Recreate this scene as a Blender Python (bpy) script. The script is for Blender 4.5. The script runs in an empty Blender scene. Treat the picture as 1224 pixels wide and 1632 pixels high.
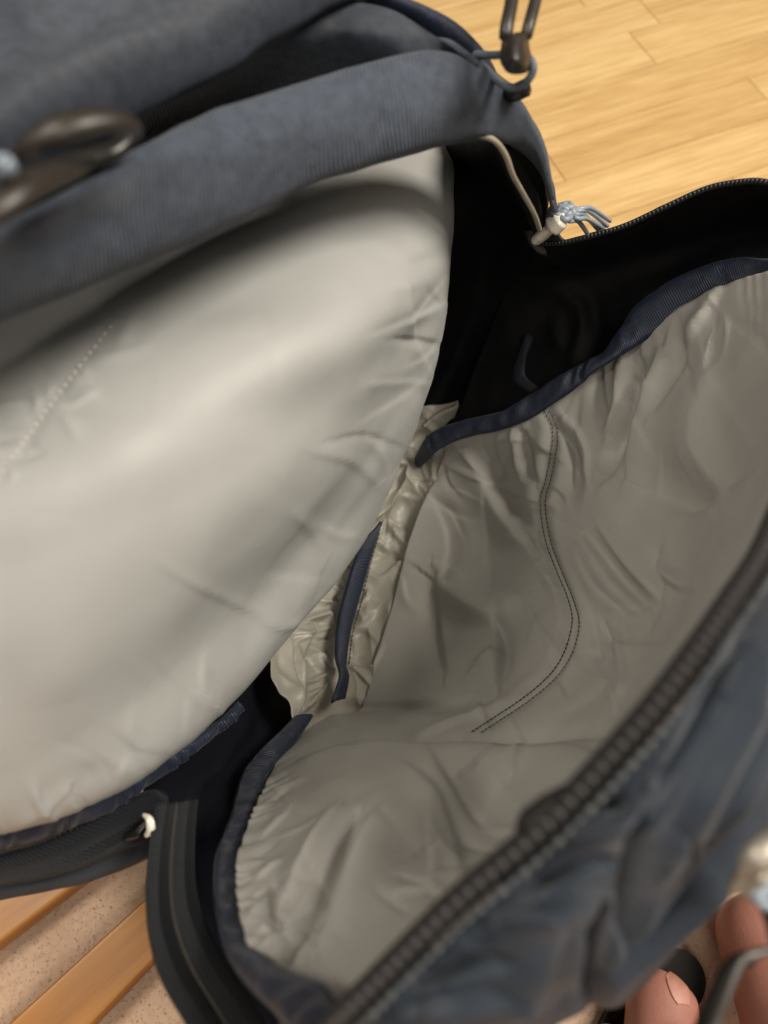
import bpy, bmesh, math, random
import numpy as np
from mathutils import Vector, Matrix, noise
R = math.radians
sc = bpy.context.scene
COL = sc.collection

# ---------------------------------------------------------------- camera
F = 1226.0; TH = R(25); H = 0.48            # focal length in photo pixels, tilt from straight down, height of the lens
cam_d = bpy.data.cameras.new('camera'); cam = bpy.data.objects.new('camera', cam_d); COL.objects.link(cam)
cam.location = (0, 0, H); cam.rotation_euler = (TH, 0, 0)
cam_d.sensor_fit = 'VERTICAL'; cam_d.sensor_height = 36.0; cam_d.lens = 36.0*F/1632.0
cam_d.clip_start = 0.01; cam_d.clip_end = 50
cam_d.dof.use_dof = True; cam_d.dof.focus_distance = 0.34; cam_d.dof.aperture_fstop = cam_d.lens/3.4
sc.camera = cam

# ---------------------------------------------------------------- ceiling light of the room, plus two added fill lamps
w = bpy.data.worlds.new('World'); sc.world = w; w.use_nodes = True
w.node_tree.nodes['Background'].inputs[0].default_value = (1.0, 0.86, 0.70, 1)
w.node_tree.nodes['Background'].inputs[1].default_value = 0.07
def lamp(name, loc, target, size, power, col):
    d = bpy.data.lights.new(name, 'AREA'); d.shape = 'DISK'; d.size = size; d.energy = power; d.color = col
    o = bpy.data.objects.new(name, d); COL.objects.link(o); o.location = loc
    o.rotation_euler = (Vector(target)-Vector(loc)).to_track_quat('-Z', 'Y').to_euler()
    return o
lamp('ceiling_or_fill_lamp', (1.1, 0.30, 1.75), (0, .2, .2), 0.8, 46, (1.0, 0.92, 0.81))
lamp('ceiling_or_fill_lamp', (0.15, -1.0, 1.9), (0, .1, .2), 0.8, 12, (1.0, 0.92, 0.81))  # fill lamp added in front to brighten slats, carpet and feet
lamp('ceiling_or_fill_lamp', (-0.95, 0.2, 1.9), (0, .1, .2), 0.6, 19, (1.0, 0.92, 0.81))  # fill lamp added at the left for the slats and lower front lining
sc.view_settings.view_transform = 'Standard'; sc.view_settings.look = 'None'
sc.view_settings.exposure = 0; sc.view_settings.gamma = 1
sc.render.engine = 'CYCLES'
sc.cycles.max_bounces = 8; sc.cycles.diffuse_bounces = 4

# ---------------------------------------------------------------- helpers
CT, ST = math.cos(TH), math.sin(TH)
def P(px, py, z):
    """the place at height z that the photograph shows at pixel px, py"""
    rx = (px-612)/F; uy = (816-py)/F
    d = Vector((rx, ST+CT*uy, -CT+ST*uy)); t = (z-H)/d.z
    return Vector((0, 0, H))+d*t
def to_px(w):
    w = np.asarray(w, float).reshape(-1, 3)-np.array([0, 0, H])
    dep = w[:, 1]*ST-w[:, 2]*CT
    up = w[:, 1]*CT+w[:, 2]*ST
    dep = np.maximum(dep, .02)
    return np.stack([612+F*w[:, 0]/dep, 816-F*up/dep], 1)
def pt(p):
    if isinstance(p, Vector): return p
    return P(*p)

MATS = {}
def nodes_of(name):
    m = bpy.data.materials.new(name); m.use_nodes = True
    nt = m.node_tree; b = nt.nodes['Principled BSDF']
    return m, nt, b
def N(nt, t, **kw):
    n = nt.nodes.new(t)
    for k, v in kw.items():
        if k.startswith('i_'):
            n.inputs[k[2:].replace('_', ' ')].default_value = v
        else: setattr(n, k, v)
    return n
def math_n(nt, op, a, b=None):
    n = nt.nodes.new('ShaderNodeMath'); n.operation = op
    for i, v in enumerate((a, b)):
        if v is None: continue
        if isinstance(v, (int, float)): n.inputs[i].default_value = v
        else: nt.links.new(v, n.inputs[i])
    return n.outputs[0]
def ramp(nt, fac, stops):
    r = nt.nodes.new('ShaderNodeValToRGB')
    while len(r.color_ramp.elements) < len(stops): r.color_ramp.elements.new(.5)
    for e, (p, c) in zip(r.color_ramp.elements, stops):
        e.position = p; e.color = (*c, 1)
    nt.links.new(fac, r.inputs[0]); return r.outputs[0]
def fabric(name, col, rough=.6, kind='plain', period=.0012, strength=.25, var=.18, spec=.35, sheen=.0, crease=.0, coat=0, mottle=60, tone=.1):
    """woven cloth: yarn relief from the UVs (metres), slight mottling"""
    m, nt, b = nodes_of(name)
    uv = N(nt, 'ShaderNodeUVMap'); sx = N(nt, 'ShaderNodeSeparateXYZ'); nt.links.new(uv.outputs[0], sx.inputs[0])
    U, V = sx.outputs[0], sx.outputs[1]
    f = 2*math.pi/period
    if kind == 'plain':
        h = math_n(nt, 'ADD', math_n(nt, 'SINE', math_n(nt, 'MULTIPLY', U, f)), math_n(nt, 'SINE', math_n(nt, 'MULTIPLY', V, f)))
    elif kind == 'rib':
        h = math_n(nt, 'SINE', math_n(nt, 'MULTIPLY', V, f))
    elif kind == 'cross':
        h = math_n(nt, 'SINE', math_n(nt, 'MULTIPLY', U, f))
    elif kind == 'twill':
        h = math_n(nt, 'SINE', math_n(nt, 'MULTIPLY', math_n(nt, 'ADD', U, V), f))
    else:   # herringbone
        k = math_n(nt, 'ABSOLUTE', math_n(nt, 'SUBTRACT', math_n(nt, 'FRACT', math_n(nt, 'MULTIPLY', V, 1/.0075)), .5))
        h = math_n(nt, 'SINE', math_n(nt, 'MULTIPLY', math_n(nt, 'ADD', U, math_n(nt, 'MULTIPLY', k, .0085)), f))
    geo = N(nt, 'ShaderNodeTexCoord')
    nz = N(nt, 'ShaderNodeTexNoise', i_Scale=mottle, i_Detail=4.0, i_Roughness=.6); nt.links.new(geo.outputs['Object'], nz.inputs['Vector'])
    fz = N(nt, 'ShaderNodeTexNoise', i_Scale=900., i_Detail=2.0); nt.links.new(geo.outputs['Object'], fz.inputs['Vector'])
    mix = math_n(nt, 'ADD', math_n(nt, 'MULTIPLY', nz.outputs[0], .7), math_n(nt, 'MULTIPLY', fz.outputs[0], .3))
    c = ramp(nt, mix, [(.3, tuple(x*(1-var) for x in col)), (.7, tuple(x*(1+var) for x in col))])
    yarn = N(nt, 'ShaderNodeMixRGB', blend_type='MULTIPLY'); yarn.inputs[0].default_value = 1.
    yv = math_n(nt, 'ADD', math_n(nt, 'MULTIPLY', h, tone), 1.0); nt.links.new(c, yarn.inputs[1]); nt.links.new(yv, yarn.inputs[2])
    nt.links.new(yarn.outputs[0], b.inputs['Base Color'])
    bump = N(nt, 'ShaderNodeBump', i_Strength=strength, i_Distance=period*.25)
    nt.links.new(h, bump.inputs['Height'])
    last = bump
    if crease:
        cn = N(nt, 'ShaderNodeTexNoise', i_Scale=55., i_Detail=5., i_Roughness=.55, i_Distortion=.6)
        nt.links.new(geo.outputs['Object'], cn.inputs['Vector'])
        b2 = N(nt, 'ShaderNodeBump', i_Strength=crease, i_Distance=.006)
        nt.links.new(cn.outputs[0], b2.inputs['Height']); nt.links.new(bump.outputs[0], b2.inputs['Normal']); last = b2
    nt.links.new(last.outputs[0], b.inputs['Normal'])
    b.inputs['Roughness'].default_value = rough; b.inputs['Specular IOR Level'].default_value = spec
    if sheen: b.inputs['Sheen Weight'].default_value = sheen; b.inputs['Sheen Roughness'].default_value = .4
    return m
def solid(name, col, rough=.4, metal=0., spec=.5, var=.15, bump=.1, scale=200., coat=0.):
    m, nt, b = nodes_of(name)
    geo = N(nt, 'ShaderNodeTexCoord')
    nz = N(nt, 'ShaderNodeTexNoise', i_Scale=scale, i_Detail=5.); nt.links.new(geo.outputs['Object'], nz.inputs['Vector'])
    c = ramp(nt, nz.outputs[0], [(.3, tuple(x*(1-var) for x in col)), (.7, tuple(x*(1+var) for x in col))])
    nt.links.new(c, b.inputs['Base Color'])
    bp = N(nt, 'ShaderNodeBump', i_Strength=bump, i_Distance=.001); nt.links.new(nz.outputs[0], bp.inputs['Height'])
    nt.links.new(bp.outputs[0], b.inputs['Normal'])
    b.inputs['Roughness'].default_value = rough; b.inputs['Metallic'].default_value = metal
    b.inputs['Specular IOR Level'].default_value = spec; b.inputs['Coat Weight'].default_value = coat
    return m

M = dict(
  lining=fabric('lining_nylon', (.405, .408, .395), .46, 'rib', .0011, .14, .03, .32, crease=.05, tone=.02),
  lining_shaded=fabric('shaded_lining_nylon', (.355, .344, .318), .42, 'rib', .0010, .12, .03, .36, crease=.05, tone=.02),  # darker copy of the lining; the front wall's shade is in the colour
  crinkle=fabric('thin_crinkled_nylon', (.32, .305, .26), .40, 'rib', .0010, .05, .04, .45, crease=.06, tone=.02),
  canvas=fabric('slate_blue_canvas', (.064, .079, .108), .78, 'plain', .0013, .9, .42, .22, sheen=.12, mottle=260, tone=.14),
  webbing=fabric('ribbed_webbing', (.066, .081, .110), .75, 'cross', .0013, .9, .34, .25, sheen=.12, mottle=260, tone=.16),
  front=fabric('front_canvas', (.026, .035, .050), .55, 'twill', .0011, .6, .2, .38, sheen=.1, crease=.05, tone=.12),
  navy=fabric('navy_binding', (.011, .017, .036), .5, 'cross', .0011, .5, .3, .4, sheen=.08, crease=.15, tone=.2),
  black=fabric('black_mesh_lining', (.004, .004, .0048), .6, 'plain', .0011, .3, .3, .15),
  dark=fabric('dark_navy_gusset', (.006, .007, .012), .6, 'plain', .0011, .3, .3, .2),
  tape=fabric('herringbone_zip_tape', (.0075, .0100, .0145), .66, 'herring', .0014, 1.0, .25, .3, sheen=.05, tone=.5),
  rim_tape=fabric('rim_zip_tape', (.012, .0105, .0105), .6, 'herring', .0014, 1.0, .25, .3, sheen=.05, tone=.3),
  grey=fabric('grey_side_cloth', (.040, .043, .05), .7, 'plain', .0011, .4, .2, .25),
  plastic=solid('black_plastic', (.012, .011, .010), .33, spec=.5),
  bronze=solid('smoky_plastic', (.024, .019, .0145), .44, spec=.6),
  coil=solid('zip_coil', (.038, .034, .033), .42, spec=.5),
  thread=solid('grey_thread', (.075, .08, .082), .6),
  dthread=solid('dark_thread', (.035, .031, .026), .7),
  lthread=solid('pale_thread', (.62, .58, .50), .5),
  beige=solid('beige_coil', (.34, .29, .22), .45),
  metal=solid('nickel_with_sheen', (.86, .79, .68), .3, metal=.15, bump=.05),  # pale diffuse colour stands in for bright reflections on the metal
  steel=solid('steel', (.13, .122, .115), .5, metal=.7, bump=.05),
  gold=solid('worn_metal', (.36, .325, .27), .45, metal=.5, bump=.05),
  cord=solid('pale_blue_cord', (.26, .31, .36), .35, scale=900.),
  bluecord=solid('blue_cord', (.10, .125, .155), .55, scale=900.),
  sole=solid('dark_rubber', (.010, .0078, .0058), .8, spec=.25),
)
def skin_mat():
    m, nt, b = nodes_of('skin')
    geo = N(nt, 'ShaderNodeTexCoord')
    nz = N(nt, 'ShaderNodeTexNoise', i_Scale=45., i_Detail=5.); nt.links.new(geo.outputs['Object'], nz.inputs['Vector'])
    c = ramp(nt, nz.outputs[0], [(.3, (.31, .128, .092)), (.7, (.39, .172, .126))])
    nt.links.new(c, b.inputs['Base Color'])
    v = N(nt, 'ShaderNodeTexVoronoi', i_Scale=900.); nt.links.new(geo.outputs['Object'], v.inputs['Vector'])
    bp = N(nt, 'ShaderNodeBump', i_Strength=.15, i_Distance=.0006); nt.links.new(v.outputs[0], bp.inputs['Height'])
    nt.links.new(bp.outputs[0], b.inputs['Normal'])
    b.inputs['Roughness'].default_value = .62; b.inputs['Subsurface Weight'].default_value = .12
    b.inputs['Subsurface Radius'].default_value = (.006, .002, .001); b.inputs['Subsurface Scale'].default_value = 1.
    return m
M['skin'] = skin_mat()
M['nail'] = solid('nail', (.48, .225, .17), .5, spec=.5, var=.05)

def tag(o, label=None, cat=None, group=None, kind=None):
    for k, v in (('label', label), ('category', cat), ('group', group), ('kind', kind)):
        if v: o[k] = v
    return o
def empty(name, loc, **kw):
    o = bpy.data.objects.new(name, None); o.empty_display_size = .02; COL.objects.link(o); o.location = loc
    return tag(o, **kw)
def link(name, me, mat, parent=None):
    o = bpy.data.objects.new(name, me); COL.objects.link(o)
    if mat is not None and not me.materials: me.materials.append(mat)
    if parent is not None:
        o.parent = parent; o.matrix_parent_inverse = parent_inv(parent)
    return o
def parent_inv(p):
    return Matrix.Translation(-p.location)
def mesh(name, v, f, smooth=True, uv=None):
    me = bpy.data.meshes.new(name); me.from_pydata([tuple(map(float, a)) for a in v], [], [tuple(map(int, a)) for a in f])
    if smooth: me.polygons.foreach_set('use_smooth', [True]*len(me.polygons))
    if uv is not None:
        l = me.uv_layers.new(name='UVMap'); li = np.empty(len(me.loops), int); me.loops.foreach_get('vertex_index', li)
        l.data.foreach_set('uv', np.asarray(uv, float)[li].ravel())
    me.update(); return me

def catmull(A, n):
    """A: (k, ..., 3) controls -> n samples along axis 0 (centripetal-free, clamped ends)"""
    A = np.asarray(A, float); k = len(A)
    t = np.linspace(0, k-1, n); i = np.minimum(t.astype(int), k-2); f = (t-i)
    f = f.reshape((-1,)+(1,)*(A.ndim-1))
    p1 = A[i]; p2 = A[i+1]
    p0 = np.where((i > 0).reshape(f.shape), A[np.maximum(i-1, 0)], 2*A[i]-A[i+1])
    p3 = np.where((i+2 < k).reshape(f.shape), A[np.minimum(i+2, k-1)], 2*A[i+1]-A[i])
    m1 = (p2-p0)/2; m2 = (p3-p1)/2
    return (2*f**3-3*f**2+1)*p1+(f**3-2*f**2+f)*m1+(-2*f**3+3*f**2)*p2+(f**3-f**2)*m2
def smoothstep(x): x = np.clip(x, 0, 1); return x*x*(3-2*x)
def seg_dist(px, line):
    """distance in pixels to a polyline, and place along it 0..1"""
    best = np.full(len(px), 1e9); along = np.zeros(len(px)); sgn = np.zeros(len(px))
    L = np.array(line, float); ln = np.linalg.norm(np.diff(L, axis=0), axis=1); cum = np.r_[0, np.cumsum(ln)]
    for j in range(len(L)-1):
        d = L[j+1]-L[j]; q = px-L[j]
        t = np.clip((q@d)/(d@d+1e-9), 0, 1); r = q-t[:, None]*d
        dd = np.hypot(r[:, 0], r[:, 1]); s = np.sign(d[0]*q[:, 1]-d[1]*q[:, 0])
        k = dd < best; best[k] = dd[k]; along[k] = (cum[j]+t[k]*ln[j])/cum[-1]; sgn[k] = s[k]
    return best, along, sgn
def stroke_h(px, strokes):
    h = np.zeros(len(px))
    for line, sig, amp, *sharp in strokes:
        lo_, hi_ = np.min(line, 0)-4*sig-20, np.max(line, 0)+4*sig+20
        ok = np.all((px > lo_) & (px < hi_), axis=1)
        if not ok.any(): continue
        full = px; px = full[ok]
        d, a, s = seg_dist(px, catmull(np.array(line, float), max(2, len(line)*6)) if len(line) > 2 else line)
        taper = np.sqrt(np.clip(np.sin(np.pi*np.clip(a*.92+.04, 0, 1)), 0, 1))
        if sharp and sharp[0] == 2: prof = np.exp(-(d/np.where(s > 0, sig*1.3, sig*.42))**2)    # a fold with one steep side
        elif sharp and sharp[0] == 3: prof = np.exp(-(d/np.where(s < 0, sig*1.3, sig*.42))**2)
        else: prof = np.exp(-d/sig) if sharp else np.exp(-(d/sig)**2)
        h[ok] += amp*taper*prof; px = full
    return h
def fbm(v, freq, octv=3, ridged=False, seed=0.):
    out = np.empty(len(v))
    for i, p in enumerate(v):
        q = Vector((p[0]*freq+seed, p[1]*freq-seed, p[2]*freq+.37*seed))
        if ridged:     # sharp creases
            out[i] = 1.0-abs(noise.noise(q))*2.2-abs(noise.noise(q*2.1+Vector((5, 1, 3))))*.9
        else:
            out[i] = noise.fractal(q, 1.0, 2.0, octv)
    return out
SHEETS = {}
def pull_folds(edge, inward, n, lmin, lmax, amp, seed, wmin=4., wmax=9., spread=.5):
    """tension folds that run from a seam into the cloth"""
    r = random.Random(seed); L = catmull(np.array(edge, float)[:, :2], 200); out = []
    for i in range(n):
        k = min(198, int(r.random()*199)); p = L[k]; t = L[k+1]-L[k]; t /= np.linalg.norm(t)+1e-9
        nn = np.array([-t[1], t[0]])*inward; a = r.gauss(0, spread); d = nn*math.cos(a)+t*math.sin(a)
        ln = lmin+(lmax-lmin)*r.random()**1.8; bend = np.array([-d[1], d[0]])*ln*r.uniform(-.18, .18)
        out.append(([tuple(p), tuple(p+d*ln*.5+bend), tuple(p+d*ln)], r.uniform(wmin, wmax)*(ln/lmax)**.4, amp*r.uniform(.4, 1.2)*(1 if r.random() < .6 else -1), 2+r.randrange(2)))
    return out
def sheet(name, rows, mat, parent, nu=60, nv=60, thick=.0015, strokes=(), noise_amp=0., noise_f=25., ridge=0., ridge_f=40., extra=None, seed=1., fade=None, offset=1., warp=None):
    """cloth through a grid of places; each row the same number of places"""
    A = np.array([[list(pt(p)) for p in r] for r in rows])
    B = catmull(A, nv); B = catmull(B.transpose(1, 0, 2), nu).transpose(1, 0, 2)   # nv x nu x 3
    du = np.gradient(B, axis=1); dv = np.gradient(B, axis=0)
    n = np.cross(du, dv); n /= np.linalg.norm(n, axis=2, keepdims=True)+1e-12
    view = np.array([0, 0, H])-B
    sgn = 1. if np.sum(np.sum(n*view, 2)/np.linalg.norm(view, axis=2)) > 0 else -1.
    n *= sgn
    V = B.reshape(-1, 3); NN = n.reshape(-1, 3)
    h = np.zeros(len(V))
    if strokes: h += stroke_h(to_px(V), strokes)
    if noise_amp: h += noise_amp*fbm(V, noise_f, 3, seed=seed)
    if ridge: h += ridge*(fbm(V if warp is None else V @ np.array(warp), ridge_f, 4, True, seed=seed)-.6)
    if extra is not None:
        uu, vv = np.meshgrid(np.linspace(0, 1, nu), np.linspace(0, 1, nv)); h += extra(uu.ravel(), vv.ravel(), V)
    if fade is not None:
        uu, vv = np.meshgrid(np.linspace(0, 1, nu), np.linspace(0, 1, nv)); h *= fade(uu.ravel(), vv.ravel())
    V = V+NN*h[:, None]
    Lu = np.linalg.norm(np.diff(B, axis=1), axis=2).sum(1).mean(); Lv = np.linalg.norm(np.diff(B, axis=0), axis=2).sum(0).mean()
    uu, vv = np.meshgrid(np.linspace(0, Lu, nu), np.linspace(0, Lv, nv)); uv = np.stack([uu.ravel(), vv.ravel()], 1)
    idx = np.arange(nu*nv).reshape(nv, nu)
    q = np.stack([idx[:-1, :-1], idx[:-1, 1:], idx[1:, 1:], idx[1:, :-1]], -1).reshape(-1, 4)
    if sgn < 0: q = q[:, ::-1]
    me = mesh(name, V, q, True, uv)
    o = link(name, me, mat, parent)
    if thick:
        s = o.modifiers.new('thickness', 'SOLIDIFY'); s.thickness = thick; s.offset = -offset; s.use_rim = True
    SHEETS[o.name] = (V.reshape(nv, nu, 3), NN.reshape(nv, nu, 3))
    return o
def strip(name, edge_a, edge_b, mat, parent, n=80, m=9, puff=.002, thick=.002, **kw):
    """a band between two edges, padded in the middle"""
    a = [list(pt(p)) for p in edge_a]; b = [list(pt(p)) for p in edge_b]
    ext = kw.pop('extra', None)
    def pf(u, v, V):
        h = puff*np.sqrt(np.clip(1-(2*v-1)**2, 0, 1))
        return h+(ext(u, v, V) if ext else 0)
    return sheet(name, [[Vector(x) for x in a], [Vector(x) for x in b]], mat, parent, nu=n, nv=m, thick=thick, extra=pf, **kw)
def resample(path, n=None, step=None):
    A = catmull(np.array([list(pt(p)) for p in path]), 40*len(path))
    d = np.r_[0, np.cumsum(np.linalg.norm(np.diff(A, axis=0), axis=1))]
    if n is None: n = max(2, int(d[-1]/step)+1)
    t = np.linspace(0, d[-1], n)
    return np.stack([np.interp(t, d, A[:, k]) for k in range(3)], 1)
def tube_data(path, rad, seg=8, flat=1., up=(0, 0, 1), caps=True):
    A = np.asarray(path, float); n = len(A)
    T = np.gradient(A, axis=0); T /= np.linalg.norm(T, axis=1, keepdims=True)+1e-12
    up = np.array(up, float); S = np.cross(T, up); S /= np.linalg.norm(S, axis=1, keepdims=True)+1e-9
    Nn = np.cross(S, T); r = np.broadcast_to(np.asarray(rad, float), (n,))
    V = []; Fc = []
    for i in range(n):
        for k in range(seg):
            a = 2*math.pi*k/seg
            V.append(A[i]+r[i]*(math.cos(a)*S[i]+flat*math.sin(a)*Nn[i]))
    for i in range(n-1):
        for k in range(seg):
            k2 = (k+1) % seg; Fc.append((i*seg+k, i*seg+k2, (i+1)*seg+k2, (i+1)*seg+k))
    if caps:
        V.append(A[0]-T[0]*r[0]*.5); V.append(A[-1]+T[-1]*r[-1]*.5); c0, c1 = n*seg, n*seg+1
        for k in range(seg):
            Fc.append((c0, (k+1) % seg, k)); Fc.append((c1, (n-1)*seg+k, (n-1)*seg+(k+1) % seg))
    return np.array(V), Fc
def tube(name, path, rad, mat, parent, n=30, seg=10, **kw):
    A = resample(path, n)
    r = np.interp(np.linspace(0, 1, n), np.linspace(0, 1, len(rad)), rad) if hasattr(rad, '__len__') else rad
    V, Fc = tube_data(A, r, seg, **kw)
    return link(name, mesh(name, V, Fc), mat, parent)
def join(parts):
    Vs, Fs, o = [], [], 0
    for V, Fc in parts:
        Vs.append(V); Fs += [tuple(i+o for i in f) for f in Fc]; o += len(V)
    return np.concatenate(Vs), Fs

# ---------------------------------------------------------------- ground: wooden floor, carpet
def wood_mat(name, c0, c1, c2, rough, scale, along='Y', randomize=.5, spec=.45, dens=1.0):
    m, nt, b = nodes_of(name)
    tc = N(nt, 'ShaderNodeTexCoord'); oi = N(nt, 'ShaderNodeObjectInfo')
    off = N(nt, 'ShaderNodeVectorMath', operation='SCALE'); off.inputs[0].default_value = (3., 7., 5.)
    nt.links.new(oi.outputs['Random'], off.inputs['Scale'])
    add = N(nt, 'ShaderNodeVectorMath', operation='ADD'); nt.links.new(tc.outputs['Object'], add.inputs[0]); nt.links.new(off.outputs[0], add.inputs[1])
    mp = N(nt, 'ShaderNodeMapping'); mp.inputs['Scale'].default_value = (scale*.07, scale, scale)
    nt.links.new(add.outputs[0], mp.inputs[0])
    nz = N(nt, 'ShaderNodeTexNoise', i_Scale=1., i_Detail=7., i_Roughness=.65, i_Distortion=.4); nt.links.new(mp.outputs[0], nz.inputs['Vector'])
    n2 = N(nt, 'ShaderNodeTexNoise', i_Scale=.22, i_Detail=3., i_Distortion=1.2); nt.links.new(mp.outputs[0], n2.inputs['Vector'])
    fl = N(nt, 'ShaderNodeTexNoise', i_Scale=2.2, i_Detail=2.); nt.links.new(mp.outputs[0], fl.inputs['Vector'])
    fac = math_n(nt, 'ADD', math_n(nt, 'ADD', math_n(nt, 'MULTIPLY', nz.outputs[0], .5), math_n(nt, 'MULTIPLY', n2.outputs[0], .35)),
                 math_n(nt, 'ADD', math_n(nt, 'MULTIPLY', fl.outputs[0], .22), math_n(nt, 'MULTIPLY', math_n(nt, 'SUBTRACT', oi.outputs['Random'], .5), randomize*.3)))
    c = ramp(nt, fac, [(.38, c0), (.53, c1), (.66, c2)])
    nt.links.new(c, b.inputs['Base Color'])
    bp = N(nt, 'ShaderNodeBump', i_Strength=.12, i_Distance=.0006); nt.links.new(nz.outputs[0], bp.inputs['Height'])
    nt.links.new(bp.outputs[0], b.inputs['Normal'])
    b.inputs['Roughness'].default_value = rough; b.inputs['Specular IOR Level'].default_value = spec
    return m
M['parquet'] = wood_mat('parquet_wood', (.48, .295, .118), (.60, .395, .168), (.70, .495, .235), .36, 190., randomize=.35)
M['underfloor'] = wood_mat('parquet_base', (.10, .05, .02), (.16, .08, .03), (.2, .1, .04), .6, 160.)
M['slat'] = wood_mat('orange_pine', (.32, .115, .014), (.50, .20, .028), (.62, .28, .05), .36, 60., randomize=.2)

floor = link('floor', mesh('floor', [(-3, -3, -.012), (3, -3, -.012), (3, 3, -.012), (-3, 3, -.012)], [(0, 1, 2, 3)], False), M['underfloor'])
tag(floor, 'pale yellow wooden strip floor behind the open backpack', 'floor', kind='structure')
ja, jb = P(1002, 50, 0), P(1092, 155, 0)                       # a row of board ends seen beside the strap hook
jd = (jb-ja); step = jd.length/2; jd.normalize(); gd = Vector((-jd.y, jd.x, 0))
if gd.x < 0: gd = -gd
ang = math.atan2(gd.y, gd.x)
def block_mesh(name, L, W, T, bev=.0006):
    bm = bmesh.new(); bmesh.ops.create_cube(bm, size=1, matrix=Matrix.Diagonal((L, W, T, 1)))
    top = [e for e in bm.edges if all(v.co.z > 0 for v in e.verts)]
    bmesh.ops.bevel(bm, geom=top, offset=bev, segments=1, affect='EDGES')
    me = bpy.data.meshes.new(name); bm.to_mesh(me); bm.free(); return me
rnd = random.Random(4)
LENS = [.22, .28, .34, .40, .26]
pm = [block_mesh('plank', L-.0006, step-.0006, .012) for L in LENS]
for p in pm: p.materials.append(M['parquet'])
npl = 0
for j in range(-26, 36):
    if j in (0, 1): pos = 0.0 if j == 0 else .0    # ends in line with the seen ones
    x = -1.2+rnd.random()*.3
    anchor = {0: 0., 1: .035, 2: -.02}.get(j)
    lens = []
    if anchor is not None: x = anchor-.28-.34-.4-.26
    seq = [1, 2, 3, 4, 0, 2, 1, 3, 4]if anchor is not None else [rnd.randrange(5) for _ in range(9)]
    if anchor is not None: seq = [4, 3, 2, 1]+[2, 0, 3, 1]
    for s in seq:
        L = LENS[s]; cx = x+L/2; x += L
        c = ja+gd*cx+jd*(-(j)*step+step*.5); c = Vector((c.x, c.y, -.006))
        if c.y < .12 or c.y > 1.25 or c.x < -.75 or c.x > 1.05: continue
        o = bpy.data.objects.new('plank', pm[s]); COL.objects.link(o)
        o.parent = floor; o.location = c; o.rotation_euler = (0, 0, ang); npl += 1
print('planks', npl)

def carpet_mat():
    m, nt, b = nodes_of('peach_carpet')
    tc = N(nt, 'ShaderNodeTexCoord')
    nz = N(nt, 'ShaderNodeTexNoise', i_Scale=330., i_Detail=4., i_Roughness=.7); nt.links.new(tc.outputs['Object'], nz.inputs['Vector'])
    n2 = N(nt, 'ShaderNodeTexNoise', i_Scale=60., i_Detail=3.); nt.links.new(tc.outputs['Object'], n2.inputs['Vector'])
    f = math_n(nt, 'ADD', math_n(nt, 'MULTIPLY', nz.outputs[0], .75), math_n(nt, 'MULTIPLY', n2.outputs[0], .25))
    c = ramp(nt, f, [(.24, (.30, .19, .12)), (.33, (.62, .43, .30)), (.6, (.70, .51, .37)), (.75, (.78, .62, .48))])
    nt.links.new(c, b.inputs['Base Color'])
    bp = N(nt, 'ShaderNodeBump', i_Strength=.35, i_Distance=.001); nt.links.new(nz.outputs[0], bp.inputs['Height'])
    nt.links.new(bp.outputs[0], b.inputs['Normal'])
    b.inputs['Roughness'].default_value = .95; b.inputs['Specular IOR Level'].default_value = .1
    return m
M['carpet'] = carpet_mat()
CY = .16
carpet = link('carpet', mesh('carpet', [(-1.6, -2, .002), (1.6, -2, .002), (1.6, CY, .002), (-1.6, CY, .002), (-1.6, -2, -.005), (1.6, -2, -.005), (1.6, CY, -.005), (-1.6, CY, -.005)],
     [(0, 1, 2, 3), (0, 4, 5, 1), (1, 5, 6, 2), (2, 6, 7, 3), (3, 7, 4, 0)], False), M['carpet'])
tag(carpet, 'speckled peach pile carpet under the slats and the bare feet', 'carpet', kind='structure')
rg = np.random.default_rng(3)
tv, tf = [], []; k = 0
for (x0, x1, y0, y1) in ((-.28, -.06, -.10, .06), (.08, .25, -.11, .05)):
    s = .0015; gx, gy = np.meshgrid(np.arange(x0, x1, s), np.arange(y0, y1, s))
    for x, y in zip(gx.ravel(), gy.ravel()):
        x += rg.uniform(-.0009, .0009); y += rg.uniform(-.0009, .0009)
        r = rg.uniform(.0007, .0012); hh = rg.uniform(.0002, .0007); a = rg.uniform(0, 6.28); lx, ly = rg.normal(0, .0009, 2)
        for q in range(4):
            tv.append((x+r*math.cos(a+q*1.571), y+r*math.sin(a+q*1.571), .0015))
        for q in range(4):
            tv.append((x+lx+.75*r*math.cos(a+.5+q*1.571), y+ly+.75*r*math.sin(a+.5+q*1.571), .0015+hh))
        tv.append((x+lx*1.3, y+ly*1.3, .0015+hh*1.25))
        for q in range(4):
            q2 = (q+1) % 4
            tf.append((k+q, k+q2, k+4+q2, k+4+q)); tf.append((k+4+q, k+4+q2, k+8))
        k += 9
pile = link('carpet_pile', mesh('carpet_pile', tv, tf), M['carpet'], carpet); tag(pile, kind='stuff')

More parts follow.
